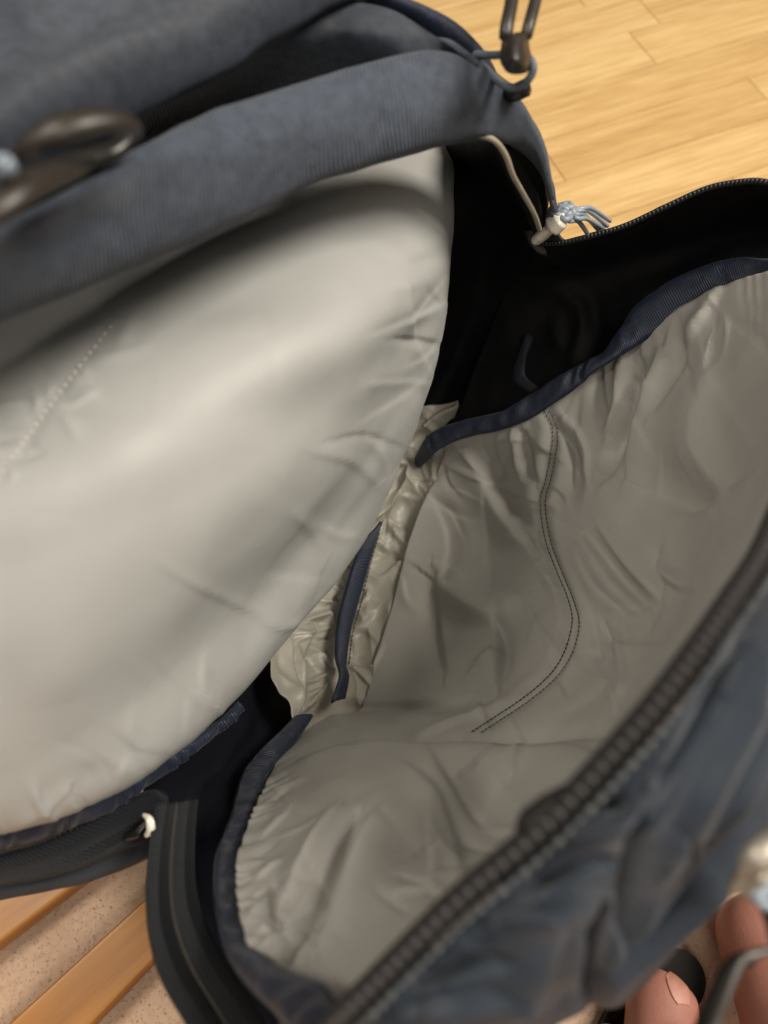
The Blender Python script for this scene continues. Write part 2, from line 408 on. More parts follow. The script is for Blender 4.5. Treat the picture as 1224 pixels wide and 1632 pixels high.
# low slatted wooden rack on the carpet
rack = empty('wooden_rack', P(120, 1540, 0), label='low rack of orange pine slats lying on the peach carpet beside the bag', cat='rack')
def slat(px, zt=.022, th=.016):
    q = [P(x, y, zt) for x, y in px]; c = sum(q, Vector())/4
    bm = bmesh.new(); top = [bm.verts.new(v) for v in q]; bot = [bm.verts.new(v-Vector((0, 0, th))) for v in q]
    bm.faces.new(top); bm.faces.new(bot[::-1])
    for i in range(4): bm.faces.new((top[i], bot[i], bot[(i+1) % 4], top[(i+1) % 4]))
    bmesh.ops.recalc_face_normals(bm, faces=bm.faces)
    e = [e for e in bm.edges if all(v in top for v in e.verts)]
    bmesh.ops.bevel(bm, geom=e, offset=.0022, segments=3, affect='EDGES', profile=.6)
    d = (q[1]-q[0]); a = math.atan2(d.y, d.x)
    mt = Matrix.Translation(c) @ Matrix.Rotation(a, 4, 'Z')
    bm.transform(mt.inverted())
    me = bpy.data.meshes.new('slat'); bm.to_mesh(me); bm.free()
    for p in me.polygons: p.use_smooth = False
    o = link('slat', me, M['slat'], rack); o.matrix_basis = mt
    return o
def ext(a, b, t0, t1):
    a, b = Vector(a), Vector(b); return (a+(b-a)*t0, a+(b-a)*t1)
E1 = ext((0, 1504), (103, 1425), -2.2, 1.6); E2 = ext((13, 1632), (229, 1434), -.7, 1.25)
E3 = ext((148, 1632), (245, 1530), -1.5, 1.9)
E0 = ext((-110, 1440), (0, 1372), -2.2, 1.6)
slat([E0[0], E0[1], E1[1], E1[0]]); slat([E2[0], E2[1], E3[1], E3[0]])
slat([(120, 1860), (400, 1540), (480, 1560), (290, 1870)])
for s in ([(-250, 1500), (-200, 1490), (250, 2050), (190, 2060)],):
    slat(s, .0062, .004)

# ---------------------------------------------------------------- the backpack
bag = empty('backpack', P(620, 900, 0), label='open navy blue backpack with pale grey lining seen from above', cat='backpack')
CEN = Vector((.02, .16, 0))
def under(row, z, pull=.25):
    """the places below a row, drawn in towards the middle of the bag"""
    out = []
    for p in row:
        v = pt(p); c = CEN.copy(); q = v.lerp(Vector((c.x, c.y, v.z)), pull); q.z = z; out.append(q)
    return out

# back wall lining (padded)
rows = [
 [(-560,880,.30),(-200,540,.285),(0,450,.28),(180,370,.272),(360,290,.265),(520,230,.256),(640,200,.228),(722,195,.205),(715,205,.2)],
 [(-560,960,.315),(-200,680,.312),(0,600,.306),(190,530,.30),(370,450,.293),(540,370,.283),(660,310,.262),(722,290,.232),(705,300,.2)],
 [(-560,1070,.325),(-200,830,.325),(0,760,.32),(200,680,.315),(390,590,.305),(560,500,.29),(670,440,.265),(718,420,.23),(700,430,.17)],
 [(-560,1190,.318),(-200,980,.315),(0,920,.31),(200,840,.305),(380,750,.292),(540,650,.272),(640,570,.24),(700,545,.20),(680,550,.14)],
 [(-560,1300,.305),(-200,1130,.3),(0,1080,.293),(180,1000,.286),(340,910,.272),(480,810,.25),(580,720,.22),(662,668,.165),(640,660,.11)],
 [(-560,1390,.285),(-200,1270,.275),(0,1220,.268),(160,1140,.258),(300,1050,.242),(425,940,.215),(520,845,.185),(620,782,.135),(600,760,.09)],
 [(-560,1460,.255),(-200,1370,.245),(0,1328,.235),(130,1285,.228),(258,1215,.215),(370,1122,.185),(470,1005,.15),(574,878,.11),(555,850,.08)],
 [(-560,1440,.2),(-200,1340,.19),(0,1300,.18),(130,1250,.17),(250,1190,.15),(355,1100,.13),(450,990,.1),(545,850,.08),(530,835,.06)],
]
st = [([(640,660),(560,780),(480,890),(440,950)], 14, -.0022), ([(660,640),(590,750),(510,870)], 10, .0016),
      ([(600,800),(520,910),(440,1010),(380,1080)], 18, .0020), ([(700,470),(660,540),(620,600)], 16, -.0018),
      ([(690,520),(640,580),(560,640)], 18, .0018), ([(560,960),(450,1060)], 14, -.0012),
      ([(430,560),(560,540),(680,480)], 45, .0028), ([(250,640),(420,660),(580,640)], 50, -.0028),
      ([(150,600),(300,560),(420,520)], 40, .0025), ([(420,760),(340,840),(300,920)], 45, .0022),
      ([(450,820),(360,980),(260,1100)], 60, -.0030), ([(80,820),(60,980),(90,1120)], 60, .0022),
      ([(250,1180),(150,1240),(60,1280)], 30, -.0025), ([(600,400),(660,420),(710,400)], 12, -.0012),
      ([(620,460),(680,450)], 10, .0010), ([(170,530),(80,650),(0,765)], 10, -.0006),
      ([(210,520),(190,560)], 12, .001), ([(240,570),(150,580)], 10, .001), ([(160,640),(110,620)], 10, .001), ([(130,680),(60,660)], 10, .001)]
st = [(l, w*1.1, a*.6) for l, w, a in st]
st += pull_folds([(715,430),(700,545),(660,665),(608,775),(560,872),(468,1005)], 1, 22, 60, 260, .0009, 31, 9, 18, 1.0)
st += pull_folds([(370,1122),(258,1215),(130,1285),(0,1328)], 1, 16, 40, 140, .0009, 32, 8, 16)
st += pull_folds([(200,500),(110,600),(50,680),(0,760)], 1, 14, 25, 90, .0005, 33, 6, 11)+pull_folds([(200,500),(110,600),(50,680),(0,760)], -1, 14, 25, 100, .0005, 34, 6, 11)
sheet('back_lining', rows, M['lining'], bag, 270, 240, .002, st, .0022, 11., seed=2.)

# bottom lining, thin and crumpled
rows = [
 [(640,650,.10),(685,648,.088),(728,640,.10),(735,650,.09)],
 [(620,690,.095),(665,690,.075),(705,690,.082),(722,697,.09)],
 [(590,750,.09),(640,745,.072),(675,745,.075),(705,745,.082)],
 [(555,835,.09),(600,835,.07),(645,830,.067),(668,838,.075)],
 [(500,920,.095),(560,930,.07),(600,940,.067),(640,930,.072)],
 [(440,1000,.11),(525,1010,.077),(575,1020,.071),(612,1025,.076)],
 [(434,1078,.128),(500,1085,.088),(555,1080,.076),(588,1098,.082)],
 [(459,1118,.122),(496,1122,.095),(545,1106,.082),(584,1122,.083)],
 [(468,1165,.118),(495,1165,.09),(535,1145,.076),(582,1150,.07)],
 [(475,1200,.1),(505,1195,.08),(545,1185,.07),(592,1185,.062)],
]
st = [([(475,1004),(500,1035),(533,1066)], 7, .004), ([(533,1069),(489,1086)], 6, .0035), ([(478,992),(516,977),(530,997)], 7, .0045),
      ([(471,1025),(475,1080),(478,1120)], 7, .004), ([(455,1010),(462,1060),(470,1140)], 6, .0035), ([(505,1000),(492,1030),(500,1060)], 9, -.003),
      ([(585,912),(612,918),(660,874)], 7, .0025), ([(619,840),(640,862),(660,874)], 7, .0025), ([(600,875),(640,890)], 8, -.002),
      ([(629,737),(650,745),(646,771),(592,826)], 8, .005), ([(640,715),(690,720)], 8, .003), ([(560,1010),(600,970)], 12, .002),
      ([(560,1060),(590,1080)], 9, .002), ([(520,960),(545,930),(550,900)], 8, .003), ([(660,690),(700,660),(728,648)], 8, .005),
      ([(680,665),(690,690)], 5, .003), ([(480,1130),(520,1095)], 6, .003)]
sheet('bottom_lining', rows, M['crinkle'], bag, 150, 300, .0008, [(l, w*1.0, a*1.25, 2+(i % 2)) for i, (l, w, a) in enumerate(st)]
      +[([(432,1082),(450,1115),(466,1150)], 6, .0022, 2), ([(450,1075),(465,1110),(475,1150)], 6, .0022, 3), ([(445,1040),(458,1075),(462,1100)], 7, -.002, 2)]
      +pull_folds([(596,850),(567,884),(552,932),(535,990),(532,1040),(528,1110)], 1, 26, 30, 90, .0024, 21, 4, 8, .6)
      +pull_folds([(610,836),(592,880),(570,960),(557,1012),(555,1080)], -1, 22, 20, 80, .0017, 22, 4, 8, .6)
      +pull_folds([(720,650),(690,700),(650,760),(610,830)], -1, 12, 30, 90, .0024, 23, 4, 9, .8), .0012, 30., ridge=.0024, ridge_f=34., seed=5., warp=[[1.5, -.35, 0], [.6, .45, 0], [0, 0, .8]])
strip('bottom_binding', [(582,858,.096),(567,884,.092),(552,932,.09),(537,990,.09),(534,1040,.094),(540,1075,.1),(527,1118,.106)],
      [(610,832,.094),(597,872,.088),(572,960,.084),(559,1010,.086),(553,1060,.09),(557,1080,.095),(551,1114,.1)], M['navy'], bag, 60, 7, .0012, .002)

ZC = [(470,1690,.315),(525,1638,.322),(580,1585,.328),(627,1538,.332),(677,1488,.336),(740,1428,.340),(822,1360,.344),(886,1301,.347),(947,1237,.349),(1025,1149,.350),(1092,1063,.349),(1160,965,.346),(1212,885,.341),(1250,800,.334),(1300,680,.32)]
def off(line, d, dz=0.):
    A = np.array(line, float); T = np.gradient(A[:, :2], axis=0); T /= np.linalg.norm(T, axis=1, keepdims=True)
    return [(a[0]-t[1]*d, a[1]+t[0]*d, a[2]+dz) for a, t in zip(A, T)]
# front wall lining
rows = [
 [(455,1190,.125),(520,1140,.098),(575,1118,.084),(612,1005,.076),(652,862,.075),(690,770,.08),(712,715,.09),(705,700,.1)],
 [(425,1240,.165),(540,1185,.148),(640,1120,.113),(700,1000,.092),(740,870,.092),(765,780,.098),(780,720,.11),(770,675,.12)],
 [(395,1310,.203),(520,1265,.208),(660,1200,.185),(780,1090,.147),(840,950,.125),(860,820,.13),(865,730,.135),(850,650,.142)],
 [(375,1385,.23),(500,1350,.242),(660,1300,.24),(830,1190,.21),(940,1040,.18),(990,870,.175),(1000,720,.17),(970,575,.168)],
 [(385,1470,.256),(500,1440,.266),(670,1390,.274),(850,1280,.264),(990,1120,.24),(1090,920,.23),(1115,720,.215),(1080,490,.20)],
 [(415,1550,.275),(510,1525,.28),(660,1450,.29),(840,1320,.295),(1000,1150,.295),(1130,960,.285),(1200,760,.265),(1210,440,.235)],
 [(500,1650,.305),(600,1590,.31),(720,1480,.322),(880,1330,.332),(1030,1160,.337),(1180,970,.332),(1290,780,.31),(1330,420,.27)],
]
SEAM = [(868,655),(882,690),(872,760),(862,800),(870,860),(890,915),(908,960),(912,1000),(890,1060),(840,1110),(750,1170)]
st = [(SEAM, 9, -.0022), ([(x+20, y+3) for x, y in SEAM[:8]], 10, .0014), ([(x-18, y-8) for x, y in SEAM], 11, .0014),
      ([(932,850),(975,915),(1022,962)], 12, -.0035), ([(918,870),(955,935),(1005,985)], 14, .003), ([(955,840),(1000,900),(1045,950)], 16, .0025),
      ([(1020,575),(1018,640),(990,700),(962,758)], 13, -.004), ([(985,580),(985,640),(965,690)], 13, .0035), ([(955,585),(958,625),(964,665)], 8, -.003),
      ([(1055,560),(1030,650),(1000,740)], 20, .0035), ([(1090,540),(1080,600),(1050,660)], 16, -.0025),
      ([(890,680),(915,730),(912,795)], 11, -.003), ([(905,670),(935,720),(935,780)], 12, .0025), ([(777,740),(800,800),(840,850),(870,900)], 16, -.003),
      ([(835,690),(845,730),(855,770)], 9, -.002), ([(815,690),(828,760)], 9, .002), ([(740,720),(790,800),(850,860)], 22, .003),
      ([(1057,880),(1062,915),(1085,935),(1100,940)], 10, .003), ([(1050,890),(1052,940),(1040,990)], 12, -.002),
      ([(797,990),(800,1040),(795,1085)], 12, -.003), ([(690,910),(692,1000),(704,1070)], 14, -.002),
      ([(700,930),(780,985),(840,950)], 30, .0045), ([(760,1060),(780,1045),(800,1040)], 16, .002),
      ([(940,985),(950,1055)], 7, -.002), ([(960,990),(975,1050)], 8, -.002), ([(950,985),(962,1050)], 6, .002), ([(985,1000),(1000,1080),(985,1130)], 10, .0015),
      ([(665,1172),(720,1152),(780,1135),(835,1108)], 7, .004), ([(570,1122),(680,1120),(760,1112)], 9, -.002), ([(600,1190),(760,1182),(960,1172)], 11, -.0022),
      ([(580,1200),(760,1205),(930,1200)], 22, .0022),
      ([(575,1325),(530,1400),(480,1470)], 18, -.004), ([(545,1310),(500,1380),(465,1430)], 16, .003), ([(610,1330),(570,1400),(520,1480)], 24, .003),
      ([(440,1405),(437,1460),(450,1480)], 8, -.002), ([(460,1530),(470,1500),(490,1460)], 10, -.003), ([(480,1215),(560,1195),(640,1190)], 10, .0015),
      ([(440,1330),(520,1320)], 6, .0012), ([(430,1260),(480,1240)], 5, .0014), ([(405,1400),(450,1370)], 6, .0018), ([(402,1430),(440,1400)], 5, -.0016),
      ([(415,1330),(460,1290)], 6, .0015), ([(415,1285),(460,1255)], 5, -.0012), ([(405,1365),(440,1340)], 5, -.0014), ([(398,1460),(425,1430)], 6, .0015),
      ([(410,1500),(440,1470)], 6, -.0015), ([(720,1260),(600,1350),(520,1420)], 60, .004), ([(800,1250),(700,1330)], 40, -.003),
      ([(1130,600),(1120,700),(1140,800)], 50, .005), ([(1040,780),(1100,800),(1150,780)], 40, -.004), ([(1150,460),(1100,540)], 10, .002)]
def pleat(u, v, V):
    e = .25*np.exp(-((1-u)/.04)**2)+np.exp(-(u/.04)**2)
    return e*.0005*np.sin(v*120+5*np.sin(v*23)+2*np.sin(v*61))*smoothstep(v*4)
sheet('front_lining', rows, M['lining_shaded'], bag, 300, 270, .0012,
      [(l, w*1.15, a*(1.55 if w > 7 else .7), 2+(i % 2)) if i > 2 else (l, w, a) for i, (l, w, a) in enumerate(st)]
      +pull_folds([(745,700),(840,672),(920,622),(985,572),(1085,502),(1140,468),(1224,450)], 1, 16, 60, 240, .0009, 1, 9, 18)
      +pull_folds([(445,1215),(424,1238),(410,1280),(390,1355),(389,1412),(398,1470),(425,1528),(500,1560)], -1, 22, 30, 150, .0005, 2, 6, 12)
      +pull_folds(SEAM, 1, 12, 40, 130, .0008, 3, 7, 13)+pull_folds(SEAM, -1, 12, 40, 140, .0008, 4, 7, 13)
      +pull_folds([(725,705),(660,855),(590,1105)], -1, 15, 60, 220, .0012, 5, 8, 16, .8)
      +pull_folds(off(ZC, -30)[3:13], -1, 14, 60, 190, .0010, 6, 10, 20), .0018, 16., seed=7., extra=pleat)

# right side gusset, black
rows = [
 [(716,190,.225),(790,205,.283),(858,245,.288)],
 [(695,300,.215),(780,305,.225),(872,325,.24)],
 [(690,400,.2),(770,410,.17),(857,392,.2)],
 [(690,500,.16),(740,520,.125),(805,480,.15)],
 [(660,600,.12),(700,620,.09),(760,600,.11)],
 [(620,690,.085),(660,700,.07),(715,710,.08)]]
sheet('side_gusset', rows, M['black'], bag, 40, 80, .0015, (), .0015, 40., seed=3.)
top = [(856,392,.203),(900,388,.21),(950,376,.218),(1000,360,.226),(1060,332,.236),(1125,303,.246),(1180,292,.254),(1224,293,.26),(1320,320,.265)]
midr = [(800,480,.15),(850,475,.16),(900,455,.17),(960,440,.178),(1030,415,.19),(1100,392,.202),(1170,372,.215),(1230,362,.226),(1320,375,.238)]
bot = [(712,695,.088),(790,672,.11),(845,645,.13),(915,602,.15),(975,555,.168),(1050,480,.188),(1130,438,.206),(1224,428,.225),(1330,430,.24)]
st = [([(890,460),(925,490),(930,530),(915,580)], 14, .004), ([(940,470),(950,520),(945,560)], 14, -.003), ([(880,520),(900,560)], 12, .003)]
sheet('side_gusset', [top, midr, bot], M['black'], bag, 110, 50, .0015, st, .0012, 40., seed=4.)
# zip edge on top of the black gusset
NP = 70
ze = resample([(868,388,.206),(900,386,.212),(950,374,.220),(1000,358,.228),(1060,330,.238),(1125,301,.248),(1180,290,.256),(1224,291,.262),(1320,318,.267)], NP)
tapeo = tube('zip_edge', [tuple(a) and Vector(a) for a in ze[::3]], .0012, M['tape'], bag, 60, 6)
def tooth_mesh(name, w, r, mat):
    """one turn of a zip coil: a small rounded loop lying across the tape"""
    pth = [Vector((-w, 0, 0)), Vector((-w*.6, .0002, r*.9)), Vector((0, .0003, r*1.25)), Vector((w*.6, .0002, r*.9)), Vector((w, 0, 0))]
    A = resample(pth, 7); V, Fc = tube_data(A, r*np.array([.6, .85, 1, 1.08, 1, .85, .6]), 6, up=(0, 1, 0))
    me = mesh(name, V, Fc); me.materials.append(mat); return me
def place_along(pathpts, me, name, parent, up=(0, 0, 1), side_shift=0., lift=0., spin=0.):
    A = np.asarray(pathpts); T = np.gradient(A, axis=0)
    for i in range(len(A)):
        t = Vector(T[i]).normalized(); u = Vector(up); s = t.cross(u).normalized(); n = s.cross(t).normalized()
        m = Matrix((s, t, n)).transposed().to_4x4(); m.translation = Vector(A[i])+s*side_shift+n*lift
        o = bpy.data.objects.new(name, me); COL.objects.link(o); o.parent = parent; o.matrix_parent_inverse = parent_inv(parent)
        o.matrix_basis = m
tm = tooth_mesh('zip_tooth', .0009, .0005, M['coil'])
zt = resample([Vector(a) for a in ze], step=.0017)
place_along(zt, tm, 'zip_tooth', tapeo, up=(-.3, -.6, .8), lift=.0006)

# right and left binding of the front wall seam
ua = [(1330,405,.262),(1224,412,.236),(1180,410,.224),(1120,424,.212),(1060,452,.2),(1010,490,.188),(985,528,.18),(962,560,.172),(930,578,.164),(890,600,.155),(850,625,.144),(800,655,.13),(745,668,.114),(700,682,.1),(676,702,.09),(664,726,.072)]
la = [(1330,445,.255),(1224,449,.23),(1190,451,.222),(1140,466,.21),(1085,500,.197),(1035,538,.186),(985,570,.178),(950,592,.17),(920,618,.16),(880,645,.15),(840,670,.138),(790,688,.124),(745,697,.112),(705,714,.1),(684,732,.088),(668,748,.070)]
def ruck(f, a, seed=0.):
    return lambda u, v, V: a*np.sin(u*f+2.5*np.sin(u*f*.37+seed)+v*1.5)*np.clip(np.sin(np.pi*v), 0, 1)
strip('seam_binding', ua, la, M['navy'], bag, 220, 11, .0022, .002, extra=ruck(95, .0006), noise_amp=.0008, noise_f=90.)
ua = [(462,1150,.12),(430,1180,.135),(400,1210,.148),(382,1240,.16),(373,1275,.172),(360,1320,.19),(344,1360,.205),(340,1410,.222),(345,1465,.24),(362,1525,.258),(395,1572,.276),(440,1616,.292),(480,1670,.306)]
la = [(500,1140,.115),(470,1188,.13),(445,1215,.145),(424,1238,.158),(413,1270,.17),(405,1315,.188),(390,1355,.204),(389,1412,.222),(398,1470,.242),(425,1528,.266),(470,1556,.286),(520,1572,.304),(560,1625,.316)]
strip('seam_binding', ua, la, M['navy'], bag, 220, 11, .0026, .002, extra=ruck(70, .0007, 1.), noise_amp=.001, noise_f=80.)
# binding at the foot of the back wall
ua = [(-80,1350,.222),(0,1318,.226),(60,1300,.224),(120,1280,.222),(180,1252,.216),(240,1218,.208),(290,1188,.196),(340,1155,.18),(380,1118,.165)]
la = [(-80,1400,.212),(0,1352,.214),(60,1335,.212),(120,1316,.211),(180,1285,.206),(240,1246,.2),(290,1208,.19),(335,1176,.176),(380,1135,.16)]
strip('seam_binding', ua, la, M['navy'], bag, 160, 11, .0028, .002, extra=ruck(85, .0009, 2.), noise_amp=.001, noise_f=80.)

# left side gusset
rows = [
 [(440,1050,.07),(480,1090,.055),(520,1150,.05)],
 [(370,1120,.135),(425,1140,.095),(475,1175,.095)],
 [(300,1180,.175),(360,1220,.135),(410,1245,.145)],
 [(240,1230,.19),(305,1280,.165),(372,1310,.175)],
 [(235,1300,.185),(310,1390,.165),(365,1410,.2)],
 [(270,1500,.195),(350,1500,.185),(395,1540,.235)],
 [(370,1660,.225),(440,1640,.215),(520,1660,.27)]]
st = [([(400,1130),(360,1200),(330,1270)], 16, .003), ([(430,1160),(390,1215)], 12, -.002)]
sheet('side_gusset', rows, M['dark'], bag, 40, 90, .0015, st, .001, 40., seed=6.)
# zip tape hanging on the left: two halves with the coil between
la_ = [(246,1286,.212),(237,1350,.218),(232,1420,.226),(236,1490,.234),(255,1560,.244),(295,1632,.256),(345,1710,.27)]
ra_ = [(316,1276,.198),(312,1330,.206),(312,1400,.216),(325,1460,.226),(358,1530,.236),(405,1600,.25),(460,1690,.27)]
mid_ = lambda k: [tuple(np.array(a)*(1-k)+np.array(b)*k) for a, b in zip(la_, ra_)]
strip('zip_tape', la_, mid_(.47), M['tape'], bag, 90, 13, .0014, .0012)
strip('zip_tape', mid_(.53), ra_, M['tape'], bag, 90, 13, .0014, .0012)
tube('zip_coil', [(x, y, z-.0004) for x, y, z in mid_(.5)], .0011, M['coil'], bag, 60, 6)
# tape and grey outer cloth under the back wall
tu = [(-80,1400,.208),(0,1362,.21),(60,1345,.21),(130,1312,.208),(200,1272,.203),(245,1258,.2),(266,1262,.197)]
tl = [(-80,1450,.2),(0,1412,.2),(60,1402,.2),(130,1384,.2),(200,1354,.197),(240,1335,.194),(262,1306,.192)]
strip('zip_tape', tu, tl, M['tape'], bag, 70, 17, .003, .0012)
gt = [(-80,1425,.195),(0,1388,.195),(60,1378,.195),(130,1362,.195),(190,1345,.193),(236,1322,.19),(262,1300,.18)]
gb = [(-80,1455,.186),(0,1432,.184),(60,1422,.184),(130,1408,.183),(190,1390,.182),(236,1372,.18),(270,1350,.172)]
gu = [(x+45, y-70, .09) for x, y, z in gb]; gf = [(x+80, y-130, .01) for x, y, z in gb]
sheet('side_cloth', [gt, gb, gu, gf], M['grey'], bag, 50, 40, .002, (), .001, 30.)
# glint of the metal slider end at the left
sl = empty('zip_slider', P(232, 1315, .205)); sl.parent = bag; sl.matrix_parent_inverse = parent_inv(bag)
tube('pull_tab', [(228,1298,.214),(238,1306,.216),(240,1322,.215),(232,1332,.212)], [.0005, .0012, .0016, .0007], M['metal'], sl, 20, 10, flat=.5)
tube('slider_body', [(200,1334,.202),(218,1326,.2045),(236,1306,.2055)], [.0012, .0018, .0012], M['plastic'], sl, 16, 10, flat=.6)

# ribbed band along the top of the back wall
ue = [(-620,900,.385),(-380,650,.382),(-150,455,.376),(0,364,.37),(120,302,.365),(230,240,.36),(340,192,.352),(460,146,.345),(580,112,.338),(690,86,.33),(745,92,.324),(795,125,.316),(842,185,.302),(870,240,.288),(884,305,.268)]
le = [(-620,1010,.352),(-380,770,.356),(-150,575,.356),(0,508,.352),(120,455,.348),(240,402,.342),(360,348,.336),(480,293,.329),(600,250,.321),(700,222,.314),(768,214,.308),(815,224,.298),(846,250,.288),(866,285,.278),(876,330,.26)]
md = [tuple((np.array(a)+np.array(b))/2+np.array([0, 0, .003])) for a, b in zip(ue, le)]
lo = [(x+6, y+10, z-.012) for x, y, z in le]; up_ = [(x-6, y-6, z-.014) for x, y, z in ue]
sheet('top_band', [up_, ue, md, le, lo], M['webbing'], bag, 190, 50, .002, [([(300,250),(500,200),(680,170)], 50, .0015), ([(0,420),(160,350),(260,320)], 40, -.0015), ([(560,180),(640,200)], 30, -.001)], .0012, 30.)
# outer side below the right end of the band
dn = [(852,255,.275),(872,300,.26),(880,335,.25)]
# zip coil running under the band
tube('zip_coil', [(762,214,.306),(788,224,.303),(806,248,.296),(818,280,.286),(836,312,.272),(852,342,.26),(860,366,.245)], .0010, M['beige'], bag, 50, 8)
strip('zip_tape', [(764,206,.296),(800,222,.292),(835,262,.282),(858,310,.262),(868,362,.236)], [(752,214,.294),(786,236,.288),(808,282,.276),(828,322,.258),(848,368,.23)], M['black'], bag, 50, 7, .001, .001)

# cloth between the band and the outer panel
rows = [
 [(60,265,.34),(210,172,.34),(320,115,.338),(430,58,.336),(540,6,.335),(620,12,.332),(690,55,.33),(760,110,.322)],
 [(80,300,.27),(225,215,.27),(335,160,.28),(445,105,.318),(550,60,.331),(625,55,.334),(690,72,.328),(745,105,.320)],
 [(80,340,.24),(235,270,.24),(350,215,.25),(465,165,.285),(580,135,.312),(650,120,.322),(700,105,.322),(745,118,.316)]]
sheet('back_gusset', rows, M['canvas'], bag, 70, 30, .002, (), .001, 30.)
lowe = [(-640,840,.37),(-380,560,.367),(-150,355,.362),(0,288,.36),(100,232,.357),(210,170,.353),(320,112,.35),(430,52,.345),(540,-6,.34),(640,-40,.332)]
tuck = [(x+4, y+6, z-.02) for x, y, z in lowe]
mid2 = [(-680,640,.38),(-400,400,.378),(-150,230,.374),(0,150,.372),(90,100,.369),(190,40,.364),(290,-10,.359),(400,-60,.354),(500,-100,.347),(600,-120,.336)]
out = [(-720,420,.358),(-400,260,.355),(-150,105,.352),(0,18,.347),(30,-4,.345),(130,-70,.34),(220,-120,.335),(330,-170,.33),(430,-200,.325),(540,-200,.32)]
sheet('back_panel', [tuck, lowe, mid2, out, under(out, .18, .05), under(out, .012, .08)], M['canvas'], bag, 90, 80, .002, (), .002, 22., seed=9.)
# navy piped edge at the right end
strip('edge_binding', [(560,-40,.334),(620,-14,.334),(672,6,.332),(722,32,.328),(758,64,.322),(782,96,.315),(806,146,.302)],
      [(520,0,.326),(600,12,.326),(650,34,.324),(692,66,.32),(735,92,.315),(775,122,.308),(806,150,.298)], M['navy'], bag, 60, 11, .003, .002)

# outer back and bottom so that the bag is a whole bag
sheet('bag_bottom', [[(200,1180,.012),(430,900,.012),(640,640,.012),(780,480,.012)], [(330,1260,.006),(560,1010,.006),(720,780,.006),(850,600,.006)], [(450,1400,.012),(720,1180,.012),(900,930,.012),(1010,700,.012)]], M['dark'], bag, 30, 20, .002)
sheet('side_cloth', [[(876,330,.258),(905,388,.206),(1000,361,.222),(1128,304,.242),(1224,295,.256)],
                     [(840,400,.17),(880,450,.14),(960,430,.15),(1060,390,.165),(1150,370,.18)],
                     [(780,480,.02),(830,560,.02),(890,600,.02),(950,600,.02),(1010,580,.02)]], M['front'], bag, 40, 30, .0015)

# ---- buckle at the upper left
bk = empty('strap_buckle', P(90, 260, .37)); bk.parent = bag; bk.matrix_parent_inverse = parent_inv(bag)
tube('buckle_bar', [(22,254,.380),(50,228,.384),(100,204,.386),(150,192,.385),(190,194,.382),(212,206,.376)], [.0012, .0027, .0032, .0030, .0028, .0020], M['bronze'], bk, 40, 16, flat=.65)
tube('buckle_bar', [(-60,362,.386),(-10,332,.387),(35,302,.386),(80,282,.382),(150,258,.374)], [.0034, .0034, .0031, .0026, .0010], M['bronze'], bk, 40, 16, flat=.65)
tube('buckle_bar', [(215,208,.366),(180,240,.366),(120,258,.366),(30,286,.368)], [.0016, .0026, .0028, .0026], M['plastic'], bk, 30, 12, flat=.7)
tube('strap_cord', [(-20,262,.388),(4,258,.392),(14,268,.392),(0,280,.386)], .0014, M['cord'], bk, 20, 8)
sheet('webbing_strap', [[(-150,400,.372),(40,318,.368),(150,262,.362),(230,214,.356)], [(-150,372,.370),(20,292,.366),(130,238,.36),(215,186,.352)]], M['black'], bag, 30, 10, .002)

# ---- cord loop and long clip at the upper right
clip = empty('strap_clip', P(825, 80, .33)); clip.parent = bag; clip.matrix_parent_inverse = parent_inv(bag)
tube('cord_loop_and_shade', [(752,86,.318),(785,88,.322),(820,86,.33),(845,95,.332),(849,115,.330),(832,136,.326),(808,138,.322),(782,118,.318),(758,90,.314)], .0012, M['bluecord'], clip, 60, 10)
tube('cord_loop_and_shade', [(762,106,.306),(790,134,.310),(815,148,.314),(838,140,.318)], .0028, M['plastic'], clip, 30, 8)  # dark tube added for the shade under the loop
cb = [[(803,52,.338),(812,54,.341),(822,56,.342),(834,54,.341),(843,50,.338)], [(798,75,.334),(808,76,.340),(820,77,.342),(834,76,.340),(844,74,.334)],
      [(797,98,.332),(808,100,.338),(822,101,.340),(838,100,.338),(848,96,.332)], [(806,114,.328),(814,118,.332),(824,119,.333),(836,117,.332),(845,112,.328)]]
sheet('clip_body', cb, M['bronze'], clip, 24, 24, .004)
for line, w in (([(806,62,.337),(808,40,.339),(814,10,.340),(822,-40,.341),(834,-90,.341)], .0020), ([(838,60,.337),(843,40,.339),(851,10,.340),(862,-35,.341),(868,-80,.341)], .0018)):
    tube('clip_prong', line, w, M['bronze'], clip, 26, 8, flat=.9)
tube('clip_prong', [(832,-90,.341),(850,-104,.341),(868,-82,.341)], .0016, M['bronze'], clip, 16, 8)

# ---- zip slider with cord pull at the right
zs = empty('zip_slider', P(865, 370, .21)); zs.parent = bag; zs.matrix_parent_inverse = parent_inv(bag)
tube('slider_body', [(838,366,.216),(850,380,.218),(860,396,.214),(868,406,.206)], [.0014, .0030, .0032, .0012], M['bronze'], zs, 24, 12, flat=.55)
tube('pull_tab', [(858,380,.226),(868,371,.231),(878,361,.236),(888,351,.240)], [.0042, .0046, .0046, .0042], M['metal'], zs, 24, 12, flat=.6)
tube('pull_tab', [(880,360,.2405),(893,347,.2445)], [.0052, .0052], M['metal'], zs, 6, 10, flat=.7)
rk = random.Random(9)
kn = []
kc = (899, 338)
for i in range(7):
    a = i*.9; pth = []
    for k in range(9):
        b = a+k*.75
        pth.append((kc[0]+14*math.cos(b)+rk.uniform(-4, 4), kc[1]+11*math.sin(b)*math.cos(i)+rk.uniform(-4, 4), .243+.003*math.sin(b*1.3+i)))
    kn.append(tube_data(resample(pth, 40), .0014, 7))
V, Fc = join(kn); link('cord_knot', mesh('cord_knot', V, Fc), M['cord'], zs)
